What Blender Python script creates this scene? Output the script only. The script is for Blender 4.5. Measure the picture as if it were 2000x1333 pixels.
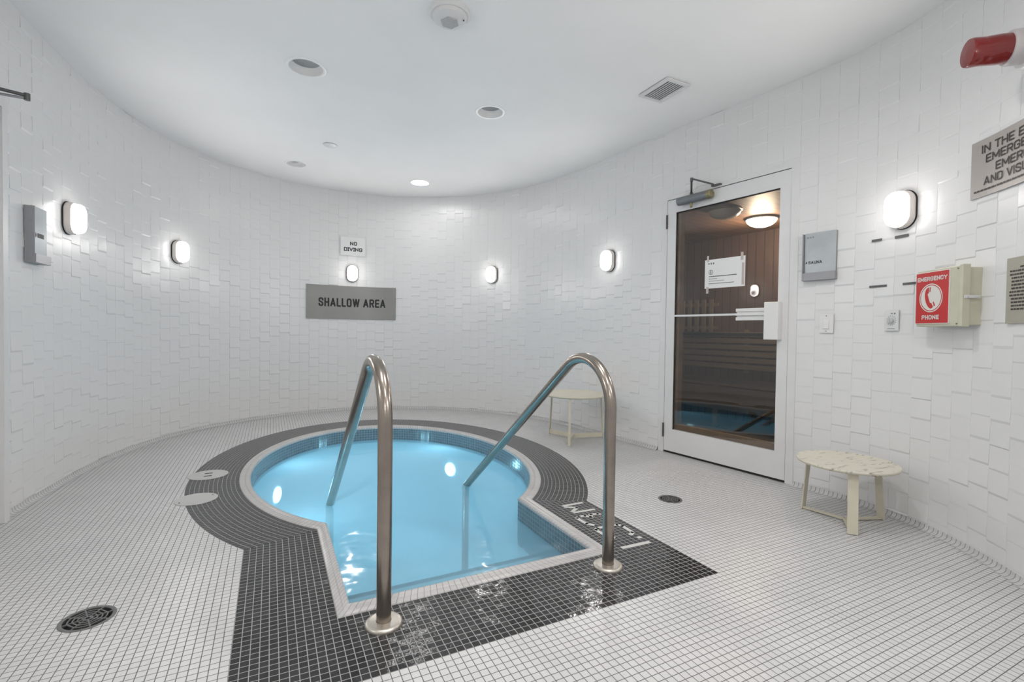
import bpy, bmesh, math, random
from mathutils import Vector, Matrix
from mathutils.geometry import tessellate_polygon
random.seed(7)
PI = math.pi
for o in list(bpy.data.objects): bpy.data.objects.remove(o, do_unlink=True)
scene = bpy.context.scene
COL = scene.collection

# ------------------------------------------------------------------ camera
F, PITCH, ROLL, PHI = 939.6, 0.0195, -0.0132, -1.1062 + PI / 2
cam = bpy.data.cameras.new('camera'); camo = bpy.data.objects.new('camera', cam); COL.objects.link(camo)
cam.sensor_width = 36; cam.lens = F / 2000 * 36; cam.clip_start = .02
def w_from_cam(x, y, z):
    cr, sr = math.cos(ROLL), math.sin(ROLL); cp, sp = math.cos(PITCH), math.sin(PITCH)
    x, y = cr * x - sr * y, sr * x + cr * y
    X, Y, Z = x, -sp * y + cp * z, -cp * y - sp * z
    return Vector((X * math.cos(PHI) + Y * math.sin(PHI), -X * math.sin(PHI) + Y * math.cos(PHI), Z))
r_, u_, b_ = w_from_cam(1, 0, 0), w_from_cam(0, -1, 0), w_from_cam(0, 0, -1)
camo.matrix_world = Matrix(((r_.x, u_.x, b_.x, 0), (r_.y, u_.y, b_.y, 0), (r_.z, u_.z, b_.z, 1.0), (0, 0, 0, 1)))
scene.camera = camo

# ------------------------------------------------------------------ world and exposure
wd = bpy.data.worlds.new('world'); scene.world = wd; wd.use_nodes = True
wd.node_tree.nodes['Background'].inputs[0].default_value = (.5, .5, .5, 1)
wd.node_tree.nodes['Background'].inputs[1].default_value = .05
scene.view_settings.view_transform = 'Standard'; scene.view_settings.look = 'None'
scene.view_settings.gamma = 1; scene.view_settings.use_curve_mapping = False
scene.view_settings.exposure = 0.46
SCONCE = 7.0          # lens emission of the wall lamps
SCONCE_W = 3.0         # watts of the bulb in each wall lamp
DOWN_W = 6.8          # watts of a lit downlight
POOL_W = 2.1          # watts of each underwater lamp
SAUNA_W = 30.0

# ------------------------------------------------------------------ materials
MATS = {}
def nt(name):
    m = bpy.data.materials.new(name); m.use_nodes = True
    return m, m.node_tree, m.node_tree.nodes['Principled BSDF']
def mat(name, col, rough=.5, metal=0, noise=0, nscale=20, bump=0, coat=0, emit=None, es=0, spec=.5):
    if name in MATS: return MATS[name]
    m, t, p = nt(name); N, L = t.nodes, t.links
    p.inputs['Base Color'].default_value = (*col, 1); p.inputs['Roughness'].default_value = rough
    p.inputs['Metallic'].default_value = metal; p.inputs['Specular IOR Level'].default_value = spec
    p.inputs['Coat Weight'].default_value = coat
    if emit: p.inputs['Emission Color'].default_value = (*emit, 1); p.inputs['Emission Strength'].default_value = es
    if noise or bump:
        tc = N.new('ShaderNodeTexCoord'); nz = N.new('ShaderNodeTexNoise'); nz.inputs['Scale'].default_value = nscale
        nz.inputs['Detail'].default_value = 5; L.new(tc.outputs['Object'], nz.inputs['Vector'])
        if noise:
            mr = N.new('ShaderNodeMapRange'); mr.inputs['From Min'].default_value = .3; mr.inputs['From Max'].default_value = .7
            mr.inputs['To Min'].default_value = 1 - noise; mr.inputs['To Max'].default_value = 1 + noise
            L.new(nz.outputs[0], mr.inputs[0])
            mx = N.new('ShaderNodeVectorMath'); mx.operation = 'SCALE'; mx.inputs[0].default_value = col
            L.new(mr.outputs[0], mx.inputs['Scale']); L.new(mx.outputs[0], p.inputs['Base Color'])
        if bump:
            b = N.new('ShaderNodeBump'); b.inputs['Strength'].default_value = bump; b.inputs['Distance'].default_value = .01
            L.new(nz.outputs[0], b.inputs['Height']); L.new(b.outputs[0], p.inputs['Normal'])
    MATS[name] = m; return m
def mth(N, L, op, a, b=None, c=None):
    n = N.new('ShaderNodeMath'); n.operation = op
    for i, v in enumerate((a, b, c)):
        if v is None: continue
        if hasattr(v, 'node'): L.new(v, n.inputs[i])
        else: n.inputs[i].default_value = v
    return n.outputs[0]
def grid_tiles(name, tile, grout, coord='pos', p=(.02628, .02628), org=(0, 0), g=.0026, rough=.3, vary=.05, gv=1.0, tilt=.0, wet=0, spec=.5):
    """small mosaic tiles in a square grid; coord = world position or the mesh's own tile coordinates"""
    m, t, pr = nt(name); N, L = t.nodes, t.links
    if coord == 'pos':
        src = N.new('ShaderNodeNewGeometry').outputs['Position']
    else:
        uv = N.new('ShaderNodeUVMap'); src = uv.outputs[0]
    s = N.new('ShaderNodeSeparateXYZ'); L.new(src, s.inputs[0])
    x = mth(N, L, 'DIVIDE', mth(N, L, 'SUBTRACT', s.outputs[0], org[0]), p[0])
    y = mth(N, L, 'DIVIDE', mth(N, L, 'SUBTRACT', s.outputs[1], org[1]), p[1])
    def edge(v, pp, gg):
        f = mth(N, L, 'FRACT', v); d = mth(N, L, 'MULTIPLY', mth(N, L, 'MINIMUM', f, mth(N, L, 'SUBTRACT', 1.0, f)), pp)
        mr = N.new('ShaderNodeMapRange'); mr.inputs['From Min'].default_value = gg / 2 - .0004; mr.inputs['From Max'].default_value = gg / 2 + .0004
        L.new(d, mr.inputs[0]); return mr.outputs[0]
    e = mth(N, L, 'MINIMUM', edge(x, p[0], g * gv), edge(y, p[1], g))
    cb = N.new('ShaderNodeCombineXYZ'); L.new(mth(N, L, 'FLOOR', x), cb.inputs[0]); L.new(mth(N, L, 'FLOOR', y), cb.inputs[1])
    wn = N.new('ShaderNodeTexWhiteNoise'); wn.noise_dimensions = '2D'; L.new(cb.outputs[0], wn.inputs['Vector'])
    k = N.new('ShaderNodeMapRange'); k.inputs['To Min'].default_value = 1 - vary; k.inputs['To Max'].default_value = 1 + vary
    L.new(wn.outputs['Value'], k.inputs[0])
    sc = N.new('ShaderNodeVectorMath'); sc.operation = 'SCALE'; sc.inputs[0].default_value = tile; L.new(k.outputs[0], sc.inputs['Scale'])
    # large soft wear
    nz = N.new('ShaderNodeTexNoise'); nz.inputs['Scale'].default_value = 3.0; nz.inputs['Detail'].default_value = 6
    L.new(src, nz.inputs['Vector'])
    k2 = N.new('ShaderNodeMapRange'); k2.inputs['From Min'].default_value = .3; k2.inputs['From Max'].default_value = .7
    k2.inputs['To Min'].default_value = .95; k2.inputs['To Max'].default_value = 1.05; L.new(nz.outputs[0], k2.inputs[0])
    sc2 = N.new('ShaderNodeVectorMath'); sc2.operation = 'SCALE'; L.new(sc.outputs[0], sc2.inputs[0]); L.new(k2.outputs[0], sc2.inputs['Scale'])
    mix = N.new('ShaderNodeMix'); mix.data_type = 'RGBA'; mix.inputs[6].default_value = (*grout, 1)
    L.new(e, mix.inputs[0]); L.new(sc2.outputs[0], mix.inputs[7]); L.new(mix.outputs[2], pr.inputs['Base Color'])
    rr = N.new('ShaderNodeMapRange'); rr.inputs['To Min'].default_value = .8; rr.inputs['To Max'].default_value = rough
    L.new(e, rr.inputs[0]); L.new(rr.outputs[0], pr.inputs['Roughness']); pr.inputs['Specular IOR Level'].default_value = spec
    b = N.new('ShaderNodeBump'); b.inputs['Strength'].default_value = .5; b.inputs['Distance'].default_value = .0015
    h = e
    if wet:
        n3 = N.new('ShaderNodeTexNoise'); n3.inputs['Scale'].default_value = 70; n3.inputs['Detail'].default_value = 2; L.new(src, n3.inputs['Vector'])
        h = mth(N, L, 'ADD', e, mth(N, L, 'MULTIPLY', n3.outputs[0], wet))
    L.new(h, b.inputs['Height'])
    if tilt:
        vs = N.new('ShaderNodeVectorMath'); vs.operation = 'SUBTRACT'; L.new(wn.outputs['Color'], vs.inputs[0]); vs.inputs[1].default_value = (.5, .5, .5)
        v2 = N.new('ShaderNodeVectorMath'); v2.operation = 'SCALE'; v2.inputs['Scale'].default_value = tilt; L.new(vs.outputs[0], v2.inputs[0])
        v3 = N.new('ShaderNodeVectorMath'); v3.operation = 'ADD'; L.new(v2.outputs[0], v3.inputs[0]); L.new(b.outputs[0], v3.inputs[1])
        v4 = N.new('ShaderNodeVectorMath'); v4.operation = 'NORMALIZE'; L.new(v3.outputs[0], v4.inputs[0]); L.new(v4.outputs[0], pr.inputs['Normal'])
    else: L.new(b.outputs[0], pr.inputs['Normal'])
    return m
PT = .02628; U0, V0 = -.107, 1.391
M_LIGHT = grid_tiles('pale_mosaic', (.64, .64, .64), (.13, .13, .13), org=(U0, V0), g=.0024, rough=.33, vary=.03, tilt=.02)
M_DARK = grid_tiles('charcoal_mosaic', (.031, .031, .032), (.40, .40, .40), org=(U0, V0), g=.0024, rough=.13, vary=.22, tilt=.07, wet=1.0, spec=.35)
M_DARKR = grid_tiles('charcoal_mosaic_ring', (.031, .031, .032), (.40, .40, .40), coord='uv', g=.0025, rough=.26, vary=.22, gv=.55, wet=.3)
M_COP = grid_tiles('coping_mosaic', (.54, .53, .525), (.27, .26, .26), coord='uv', p=(.02628, .07), g=.0022, rough=.3, vary=.04)
M_COVE = grid_tiles('cove_mosaic', (.58, .58, .58), (.15, .15, .15), coord='uv', p=(.02628, .2), org=(0, -.1), g=.0028, rough=.35, vary=.03)
M_WLT = grid_tiles('waterline_mosaic', (.12, .20, .245), (.36, .40, .42), coord='uv', p=(.0262, .0262), g=.0026, rough=.14, vary=.12)
M_PLASTER = mat('pool_plaster', (.74, .86, .90), .7, noise=.03, nscale=3)
M_STEPT = mat('step_edge_tile', (.05, .11, .15), .4)
M_CEIL = mat('ceiling_paint', (.91, .905, .90), .85, noise=.02, nscale=1.7)
M_WALL = mat('white_glazed_tile', (.775, .775, .775), .27, bump=.02, nscale=14, spec=.5)
M_GROUT = mat('wall_grout', (.70, .70, .70), .8)
M_WHITE = mat('white_paint', (.74, .74, .74), .38, noise=.015, nscale=9)
M_WPLAST = mat('white_plastic', (.78, .78, .77), .35)
M_BLACK = mat('black_rubber_and_gap_shade', (.012, .012, .012), .6)
M_DKGREY = mat('dark_grey_metal', (.12, .12, .12), .38, .6)
M_GRATE = mat('drain_grate', (.17, .17, .17), .42, .5, noise=.15, nscale=60)
M_STEEL = mat('brushed_steel', (.36, .315, .275), .25, 1.0, noise=.12, nscale=14, bump=.05)
M_FLANGE = mat('flange_steel', (.62, .58, .52), .34, .9, noise=.1, nscale=30, bump=.1)
M_ALU = mat('aluminium', (.36, .36, .375), .38, .8, noise=.05, nscale=8)
M_SIGN = mat('brushed_sign_plate', (.27, .27, .26), .36, .65, noise=.08, nscale=3)
M_SIGNW = mat('warm_sign_plate', (.44, .405, .38), .42, .25, noise=.05, nscale=4)
M_SIGNC = mat('cream_sign_plate', (.42, .40, .34), .45, .2, noise=.05, nscale=4)
M_BLUEG = mat('frosted_blue_glass', (.52, .56, .58), .22, .30, noise=.10, nscale=6)
M_INK = mat('black_ink', (.012, .012, .013), .5)
M_INKW = mat('brown_ink', (.045, .035, .032), .5)
M_GINK = mat('grey_ink', (.20, .25, .23), .6)
M_PAPER = mat('paper', (.82, .82, .815), .75)
M_TAPE = mat('masking_tape', (.55, .48, .46), .6)
M_TAPEG = mat('grey_tape', (.115, .115, .115), .6, noise=.1, nscale=60)
M_CREAM = mat('cream_enamel', (.66, .62, .50), .42, noise=.04, nscale=12)
M_BOX = mat('putty_enamel', (.56, .545, .43), .42, noise=.05, nscale=14)
M_RED = mat('red_vinyl', (.52, .012, .012), .4)
M_LETW = mat('white_vinyl', (.74, .72, .68), .45)
M_CREAMV = mat('lamp_cream', (.80, .74, .70), .4)
def lens_mat():
    """ribbed glass lit by a bulb in its upper part, so the lower middle glows less"""
    m, t, p = nt('lamp_lens'); N, L = t.nodes, t.links
    p.inputs['Base Color'].default_value = (.85, .80, .77, 1); p.inputs['Roughness'].default_value = .25; p.inputs['Emission Color'].default_value = (1, .955, .93, 1)
    tc = N.new('ShaderNodeTexCoord'); mp = N.new('ShaderNodeMapping'); mp.inputs['Location'].default_value = (0, 0, .042); mp.inputs['Scale'].default_value = (1, 0, 1)
    L.new(tc.outputs['Object'], mp.inputs[0]); ln = N.new('ShaderNodeVectorMath'); ln.operation = 'LENGTH'; L.new(mp.outputs[0], ln.inputs[0])
    mr = N.new('ShaderNodeMapRange'); mr.interpolation_type = 'SMOOTHSTEP'; mr.inputs['From Min'].default_value = .006; mr.inputs['From Max'].default_value = .060
    mr.inputs['To Min'].default_value = .42; mr.inputs['To Max'].default_value = SCONCE; L.new(ln.outputs['Value'], mr.inputs[0])
    L.new(mr.outputs[0], p.inputs['Emission Strength'])
    return m
M_SCON = lens_mat()
M_DLON = mat('lit_reflector', (.9, .9, .9), .4, emit=(1, .98, .95), es=9)
M_DLTRIM = mat('downlight_trim', (.92, .92, .92), .35)
M_DLREF = mat('downlight_reflector', (.84, .84, .84), .4, .1)
M_DLBULB = mat('downlight_lens', (.42, .42, .42), .5)
M_GREYW = mat('detector_plastic', (.72, .72, .72), .5)
M_CLOSER = mat('closer_grey', (.20, .21, .225), .38, .35, noise=.05, nscale=30)
M_BRASS = mat('aged_brass', (.30, .27, .16), .4, .7)
M_CHROME = mat('chrome', (.8, .8, .8), .12, 1)
def strobe():
    m, t, p = nt('red_strobe_lens'); p.inputs['Base Color'].default_value = (.27, .0, .0, 1); p.inputs['Roughness'].default_value = .06
    p.inputs['Transmission Weight'].default_value = .35; p.inputs['Coat Weight'].default_value = .6
    return m
M_STROBE = strobe()
def scratched():
    m, t, p = nt('chipped_cream_top'); N, L = t.nodes, t.links
    tc = N.new('ShaderNodeTexCoord'); mp = N.new('ShaderNodeMapping'); mp.inputs['Scale'].default_value = (6, 22, 20); mp.inputs['Rotation'].default_value = (0, 0, .5)
    L.new(tc.outputs['Object'], mp.inputs[0])
    n = N.new('ShaderNodeTexNoise'); n.inputs['Scale'].default_value = 1.6; n.inputs['Detail'].default_value = 9; n.inputs['Roughness'].default_value = .72; L.new(mp.outputs[0], n.inputs['Vector'])
    cr = N.new('ShaderNodeValToRGB'); cr.color_ramp.elements[0].position = .34; cr.color_ramp.elements[0].color = (.24, .23, .19, 1)
    cr.color_ramp.elements[1].position = .45; cr.color_ramp.elements[1].color = (.70, .665, .56, 1)
    L.new(n.outputs[0], cr.inputs[0]); L.new(cr.outputs[0], p.inputs['Base Color']); p.inputs['Roughness'].default_value = .55
    return m
M_CHIP = scratched()
def wood(name, c1, c2, axis, w=.09, rot=0):
    m, t, p = nt(name); N, L = t.nodes, t.links
    tc = N.new('ShaderNodeTexCoord'); s = N.new('ShaderNodeSeparateXYZ'); L.new(tc.outputs['Object'], s.inputs[0])
    v = mth(N, L, 'DIVIDE', s.outputs[axis], w); f = mth(N, L, 'FRACT', v); fl = mth(N, L, 'FLOOR', v)
    wn = N.new('ShaderNodeTexWhiteNoise'); wn.noise_dimensions = '1D'; L.new(fl, wn.inputs['W'])
    nz = N.new('ShaderNodeTexNoise'); nz.inputs['Scale'].default_value = 5; nz.inputs['Detail'].default_value = 6
    mp = N.new('ShaderNodeMapping'); sc = [1, 1, 1]; sc[axis] = 9; mp.inputs['Scale'].default_value = sc; L.new(tc.outputs['Object'], mp.inputs[0]); L.new(mp.outputs[0], nz.inputs['Vector'])
    k = mth(N, L, 'ADD', mth(N, L, 'MULTIPLY', nz.outputs[0], .6), mth(N, L, 'MULTIPLY', wn.outputs['Value'], .4))
    mx = N.new('ShaderNodeMix'); mx.data_type = 'RGBA'; mx.inputs[6].default_value = (*c1, 1); mx.inputs[7].default_value = (*c2, 1); L.new(k, mx.inputs[0])
    gap = mth(N, L, 'GREATER_THAN', mth(N, L, 'MINIMUM', f, mth(N, L, 'SUBTRACT', 1.0, f)), .035)
    g2 = N.new('ShaderNodeMix'); g2.data_type = 'RGBA'; g2.inputs[6].default_value = (.008, .006, .005, 1); L.new(gap, g2.inputs[0]); L.new(mx.outputs[2], g2.inputs[7])
    L.new(g2.outputs[2], p.inputs['Base Color']); p.inputs['Roughness'].default_value = .55
    return m
M_WOODW = wood('sauna_wall_boards', (.055, .030, .023), (.13, .075, .055), 0, .10)
M_WOODC = wood('sauna_ceiling_boards', (.12, .060, .032), (.23, .12, .065), 0, .09)
M_WOODB = wood('sauna_bench_wood', (.10, .07, .045), (.20, .14, .09), 2, .5)
M_WOODF = mat('door_trim_wood', (.22, .14, .08), .5, noise=.2, nscale=12)
M_DOME = mat('sauna_dome_glass', (.8, .75, .68), .3, emit=(1, .95, .87), es=4)
def glass_door():
    m, t, p = nt('door_glass'); N, L = t.nodes, t.links; N.remove(p)
    out = N['Material Output']; tr = N.new('ShaderNodeBsdfTransparent'); tr.inputs[0].default_value = (.86, .86, .85, 1)
    gl = N.new('ShaderNodeBsdfGlossy'); gl.inputs['Roughness'].default_value = .015
    fr = N.new('ShaderNodeFresnel'); fr.inputs[0].default_value = 2.1
    tc = N.new('ShaderNodeTexCoord'); nz = N.new('ShaderNodeTexNoise'); nz.inputs['Scale'].default_value = 4; L.new(tc.outputs['Object'], nz.inputs['Vector'])
    b = N.new('ShaderNodeBump'); b.inputs['Strength'].default_value = .03; b.inputs['Distance'].default_value = .01; L.new(nz.outputs[0], b.inputs['Height']); L.new(b.outputs[0], gl.inputs['Normal'])
    ge = N.new('ShaderNodeNewGeometry'); mx = N.new('ShaderNodeMixShader'); L.new(mth(N, L, 'MULTIPLY', fr.outputs[0], mth(N, L, 'SUBTRACT', 1.0, ge.outputs['Backfacing'])), mx.inputs[0]); L.new(tr.outputs[0], mx.inputs[1]); L.new(gl.outputs[0], mx.inputs[2]); L.new(mx.outputs[0], out.inputs[0])
    return m
M_GLASS = glass_door()
def water():
    m, t, p = nt('pool_water'); N, L = t.nodes, t.links; N.remove(p); out = N['Material Output']
    tr = N.new('ShaderNodeBsdfTransparent'); tr.inputs[0].default_value = (.62, .88, .97, 1)
    tl = N.new('ShaderNodeBsdfTranslucent'); tl.inputs[0].default_value = (.60, .86, .97, 1)
    df = N.new('ShaderNodeBsdfDiffuse'); df.inputs[0].default_value = (.44, .70, .86, 1)
    gl = N.new('ShaderNodeBsdfGlossy'); gl.inputs['Roughness'].default_value = .09
    fr = N.new('ShaderNodeFresnel'); fr.inputs[0].default_value = 1.28
    tc = N.new('ShaderNodeTexCoord'); nz = N.new('ShaderNodeTexNoise'); nz.inputs['Scale'].default_value = 5; nz.inputs['Detail'].default_value = 2; L.new(tc.outputs['Object'], nz.inputs['Vector'])
    b = N.new('ShaderNodeBump'); b.inputs['Strength'].default_value = .9; b.inputs['Distance'].default_value = .012; L.new(nz.outputs[0], b.inputs['Height']); L.new(b.outputs[0], gl.inputs['Normal'])
    m1 = N.new('ShaderNodeMixShader'); m1.inputs[0].default_value = .42; L.new(tl.outputs[0], m1.inputs[1]); L.new(df.outputs[0], m1.inputs[2])
    m2 = N.new('ShaderNodeMixShader'); m2.inputs[0].default_value = .58; L.new(tr.outputs[0], m2.inputs[1]); L.new(m1.outputs[0], m2.inputs[2])
    m3 = N.new('ShaderNodeMixShader'); L.new(fr.outputs[0], m3.inputs[0]); L.new(m2.outputs[0], m3.inputs[1]); L.new(gl.outputs[0], m3.inputs[2]); L.new(m3.outputs[0], out.inputs[0])
    return m
M_WATER = water()

# ------------------------------------------------------------------ mesh helpers
class MB:
    def __init__(s): s.v = []; s.f = []; s.mi = []; s.uv = []
    def face(s, pts, mi=0, uv=None):
        b = len(s.v); s.v += [tuple(p) for p in pts]; s.f.append(tuple(range(b, b + len(pts)))); s.mi.append(mi); s.uv.append(uv)
    def raw(s, vs, fs, mi=0):
        b = len(s.v); s.v += [tuple(p) for p in vs]
        for f in fs: s.f.append(tuple(i + b for i in f)); s.mi.append(mi); s.uv.append(None)
    def box(s, x0, x1, y0, y1, z0, z1, mi=0):
        s.raw([(x, y, z) for z in (z0, z1) for y in (y0, y1) for x in (x0, x1)],
              [(0, 2, 3, 1), (4, 5, 7, 6), (0, 1, 5, 4), (2, 6, 7, 3), (0, 4, 6, 2), (1, 3, 7, 5)], mi)
    def loft(s, loops, cap0=True, cap1=True, mi=0):
        n = len(loops[0]); b = len(s.v); fs = []
        for lp in loops: s.v += [tuple(p) for p in lp]
        for i in range(len(loops) - 1):
            for j in range(n):
                k = (j + 1) % n; fs.append((b + i * n + j, b + i * n + k, b + (i + 1) * n + k, b + (i + 1) * n + j))
        if cap0: fs.append(tuple(b + j for j in reversed(range(n))))
        if cap1: fs.append(tuple(b + (len(loops) - 1) * n + j for j in range(n)))
        for f in fs: s.f.append(f); s.mi.append(mi); s.uv.append(None)
    def lathe(s, prof, seg=48, axis='z', c=(0, 0, 0), cap0=True, cap1=True, mi=0, sx=1, sy=1):
        loops = []
        for r, h in prof:
            lp = []
            for i in range(seg):
                a = 2 * PI * i / seg; x, y = r * math.cos(a) * sx, r * math.sin(a) * sy
                lp.append((c[0] + x, c[1] + y, c[2] + h) if axis == 'z' else (c[0] + x, c[1] - h, c[2] + y))
            loops.append(lp)
        s.loft(loops, cap0, cap1, mi)
    def tube(s, pts, r, seg=20, mi=0, cap=True):
        pts = [Vector(p) for p in pts]; loops = []; up = None
        for i, p in enumerate(pts):
            t = (pts[min(i + 1, len(pts) - 1)] - pts[max(i - 1, 0)]).normalized()
            if up is None: up = t.orthogonal().normalized()
            up = (up - t * up.dot(t)).normalized(); sd = t.cross(up)
            loops.append([p + (up * math.cos(2 * PI * k / seg) + sd * math.sin(2 * PI * k / seg)) * r for k in range(seg)])
        s.loft(loops, cap, cap, mi)
    def build(s, name, mats, parent=None, smooth=False, bevel=0, bseg=2, angle=40):
        me = bpy.data.meshes.new(name); me.from_pydata(s.v, [], s.f)
        if not isinstance(mats, (list, tuple)): mats = [mats]
        for m in mats: me.materials.append(m)
        me.polygons.foreach_set('material_index', s.mi)
        if any(u for u in s.uv):
            ul = me.uv_layers.new(name='UVMap'); k = 0
            for f, u in zip(s.f, s.uv):
                for j in range(len(f)):
                    ul.data[k].uv = u[j] if u else (0, 0); k += 1
        bm = bmesh.new(); bm.from_mesh(me); bmesh.ops.remove_doubles(bm, verts=bm.verts, dist=1e-6)
        bmesh.ops.recalc_face_normals(bm, faces=bm.faces) if not (any(u for u in s.uv) or name == 'water') else None
        bm.to_mesh(me); bm.free()
        if smooth:
            for p in me.polygons: p.use_smooth = True
            try: me.set_sharp_from_angle(angle=math.radians(angle))
            except Exception: pass
        o = bpy.data.objects.new(name, me); COL.objects.link(o)
        if parent: o.parent = parent
        if bevel:
            b = o.modifiers.new('bevel', 'BEVEL'); b.width = bevel; b.segments = bseg; b.limit_method = 'ANGLE'; b.angle_limit = .6
        return o
def tag(o, label=None, cat=None, group=None, kind=None):
    if label: o['label'] = label
    if cat: o['category'] = cat
    if group: o['group'] = group
    if kind: o['kind'] = kind
    return o
def empty(name, mw=None, **k):
    o = bpy.data.objects.new(name, None); o.empty_display_size = .05; COL.objects.link(o)
    if mw is not None: o.matrix_world = mw
    return tag(o, **k)
def rrect(w, h, r, y, n=8, cx=0, cz=0):
    """rounded rectangle loop in the local x-z plane at depth y"""
    out = []; r = min(r, w / 2 - 1e-4, h / 2 - 1e-4)
    for q, (sx, sz) in enumerate(((1, 1), (-1, 1), (-1, -1), (1, -1))):
        for i in range(n + 1):
            a = q * PI / 2 + i * PI / 2 / n
            out.append((cx + sx * (w / 2 - r) + r * math.cos(a), y, cz + sz * (h / 2 - r) + r * math.sin(a)))
    return out
def text_geo(txt, bold=0, ext=0):
    cu = bpy.data.curves.new('t', 'FONT'); cu.body = txt; cu.size = 1; cu.offset = bold; cu.resolution_u = 3; cu.extrude = ext
    to = bpy.data.objects.new('t', cu); COL.objects.link(to)
    bpy.context.view_layer.update(); dg = bpy.context.evaluated_depsgraph_get()
    me = bpy.data.meshes.new_from_object(to.evaluated_get(dg))
    vs = [v.co.copy() for v in me.vertices]; fs = [tuple(p.vertices) for p in me.polygons]
    bpy.data.objects.remove(to); bpy.data.curves.remove(cu); bpy.data.meshes.remove(me)
    return vs, fs
def text_fit(mb, txt, x0, x1, z0, z1, fn, bold=.015, mi=0):
    vs, fs = text_geo(txt, bold)
    a0 = min(v.x for v in vs); a1 = max(v.x for v in vs); b0 = min(v.y for v in vs); b1 = max(v.y for v in vs)
    mb.raw([fn(x0 + (v.x - a0) / (a1 - a0) * (x1 - x0), z0 + (v.y - b0) / (b1 - b0) * (z1 - z0)) for v in vs], fs, mi)

_O = [(.3,1),(.1,.95),(0,.82),(0,.18),(.1,.05),(.3,0),(.7,0),(.9,.05),(1,.18),(1,.82),(.9,.95),(.7,1),(.3,1)]
GLYPH = {'S': (.62, [[(1,.78),(.97,.9),(.85,.98),(.65,1),(.35,1),(.12,.97),(.02,.86),(0,.72),(.08,.6),(.3,.54),(.7,.46),(.92,.4),(1,.28),(.98,.14),(.88,.03),(.65,0),(.35,0),(.15,.02),(.03,.1),(0,.22)]]),
 'H': (.62, [[(0,0),(0,1)],[(1,0),(1,1)],[(0,.5),(1,.5)]]), 'A': (.72, [[(0,0),(.5,1),(1,0)],[(.2,.28),(.8,.28)]]), 'L': (.50, [[(0,1),(0,0),(1,0)]]),
 'O': (.64, [_O]), 'W': (1.0, [[(0,1),(.25,0),(.5,1),(.75,0),(1,1)]]), 'R': (.62, [[(0,0),(0,1),(.7,1),(.95,.92),(1,.78),(1,.68),(.93,.54),(.7,.48),(0,.48)],[(.55,.48),(1,0)]]),
 'E': (.54, [[(1,0),(0,0),(0,1),(1,1)],[(0,.5),(.88,.5)]]), 'N': (.64, [[(0,0),(0,1),(1,0),(1,1)]]), 'D': (.64, [[(0,0),(0,1),(.6,1),(.88,.93),(1,.78),(1,.22),(.88,.07),(.6,0),(0,0)]]),
 'I': (.0, [[(0,0),(0,1)]]), 'V': (.70, [[(0,1),(.5,0),(1,1)]]), 'G': (.64, [[(1,.76),(.97,.9),(.85,.98),(.7,1),(.3,1),(.1,.95),(0,.82),(0,.18),(.1,.05),(.3,0),(.7,0),(.9,.05),(1,.18),(1,.46),(.6,.46)]]),
 'C': (.62, [[(1,.74),(.98,.88),(.9,.96),(.7,1),(.3,1),(.1,.95),(0,.82),(0,.18),(.1,.05),(.3,0),(.7,0),(.9,.04),(.98,.12),(1,.26)]]), 'M': (.82, [[(0,0),(0,1),(.5,.22),(1,1),(1,0)]]),
 'Y': (.70, [[(0,1),(.5,.46),(1,1)],[(.5,.46),(.5,0)]]), 'T': (.58, [[(0,1),(1,1)],[(.5,1),(.5,0)]]), 'P': (.62, [[(0,0),(0,1),(.7,1),(.95,.92),(1,.78),(1,.66),(.93,.52),(.7,.45),(0,.45)]]),
 'U': (.62, [[(0,1),(0,.18),(.1,.05),(.3,0),(.7,0),(.9,.05),(1,.18),(1,1)]])}
def block_text(mb, txt, x0, x1, z0, z1, fn, t=.17, gap=.13, space=.30, serif=False):
    """block capitals drawn with strokes of even weight, t = stroke weight over letter height"""
    h = z1 - z0; T = t * h
    nat = sum((space if c == ' ' else GLYPH[c][0] + t) for c in txt) + gap * (len(txt) - 1)
    k = (x1 - x0) / (nat * h); x = x0
    for c in txt:
        if c == ' ': x += (space + gap) * h * k; continue
        w, lines = GLYPH[c]; W = (w + t) * h * k
        if serif and c == 'I': lines = [[(0, 0), (0, 1)], [(-.9, 1), (.9, 1)], [(-.9, 0), (.9, 0)]]
        iw = max(W - T, 0)
        for ln in lines:
            P = [Vector((x + T / 2 + (p[0] * iw if w else p[0] * T * .9), z0 + T / 2 + p[1] * (h - T))) for p in ln]
            for i in range(len(P) - 1):
                a, b2 = P[i], P[i + 1]; d = (b2 - a).normalized(); nn = Vector((-d.y, d.x)) * T / 2
                e0 = T * (.5 if i == 0 else .18); e1 = T * (.5 if i == len(P) - 2 else .18)
                if c in 'AVWMNY' and abs(d.x) > .05 and abs(d.y) > .3: e0 = e1 = T * .38
                q = [a - d * e0 - nn, b2 + d * e1 - nn, b2 + d * e1 + nn, a - d * e0 + nn]
                q = [Vector((p.x, min(max(p.y, z0), z1))) for p in q]
                mb.raw([fn(p.x, p.y) for p in q], [(0, 1, 2, 3)])
        x += W + gap * h * k

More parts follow.
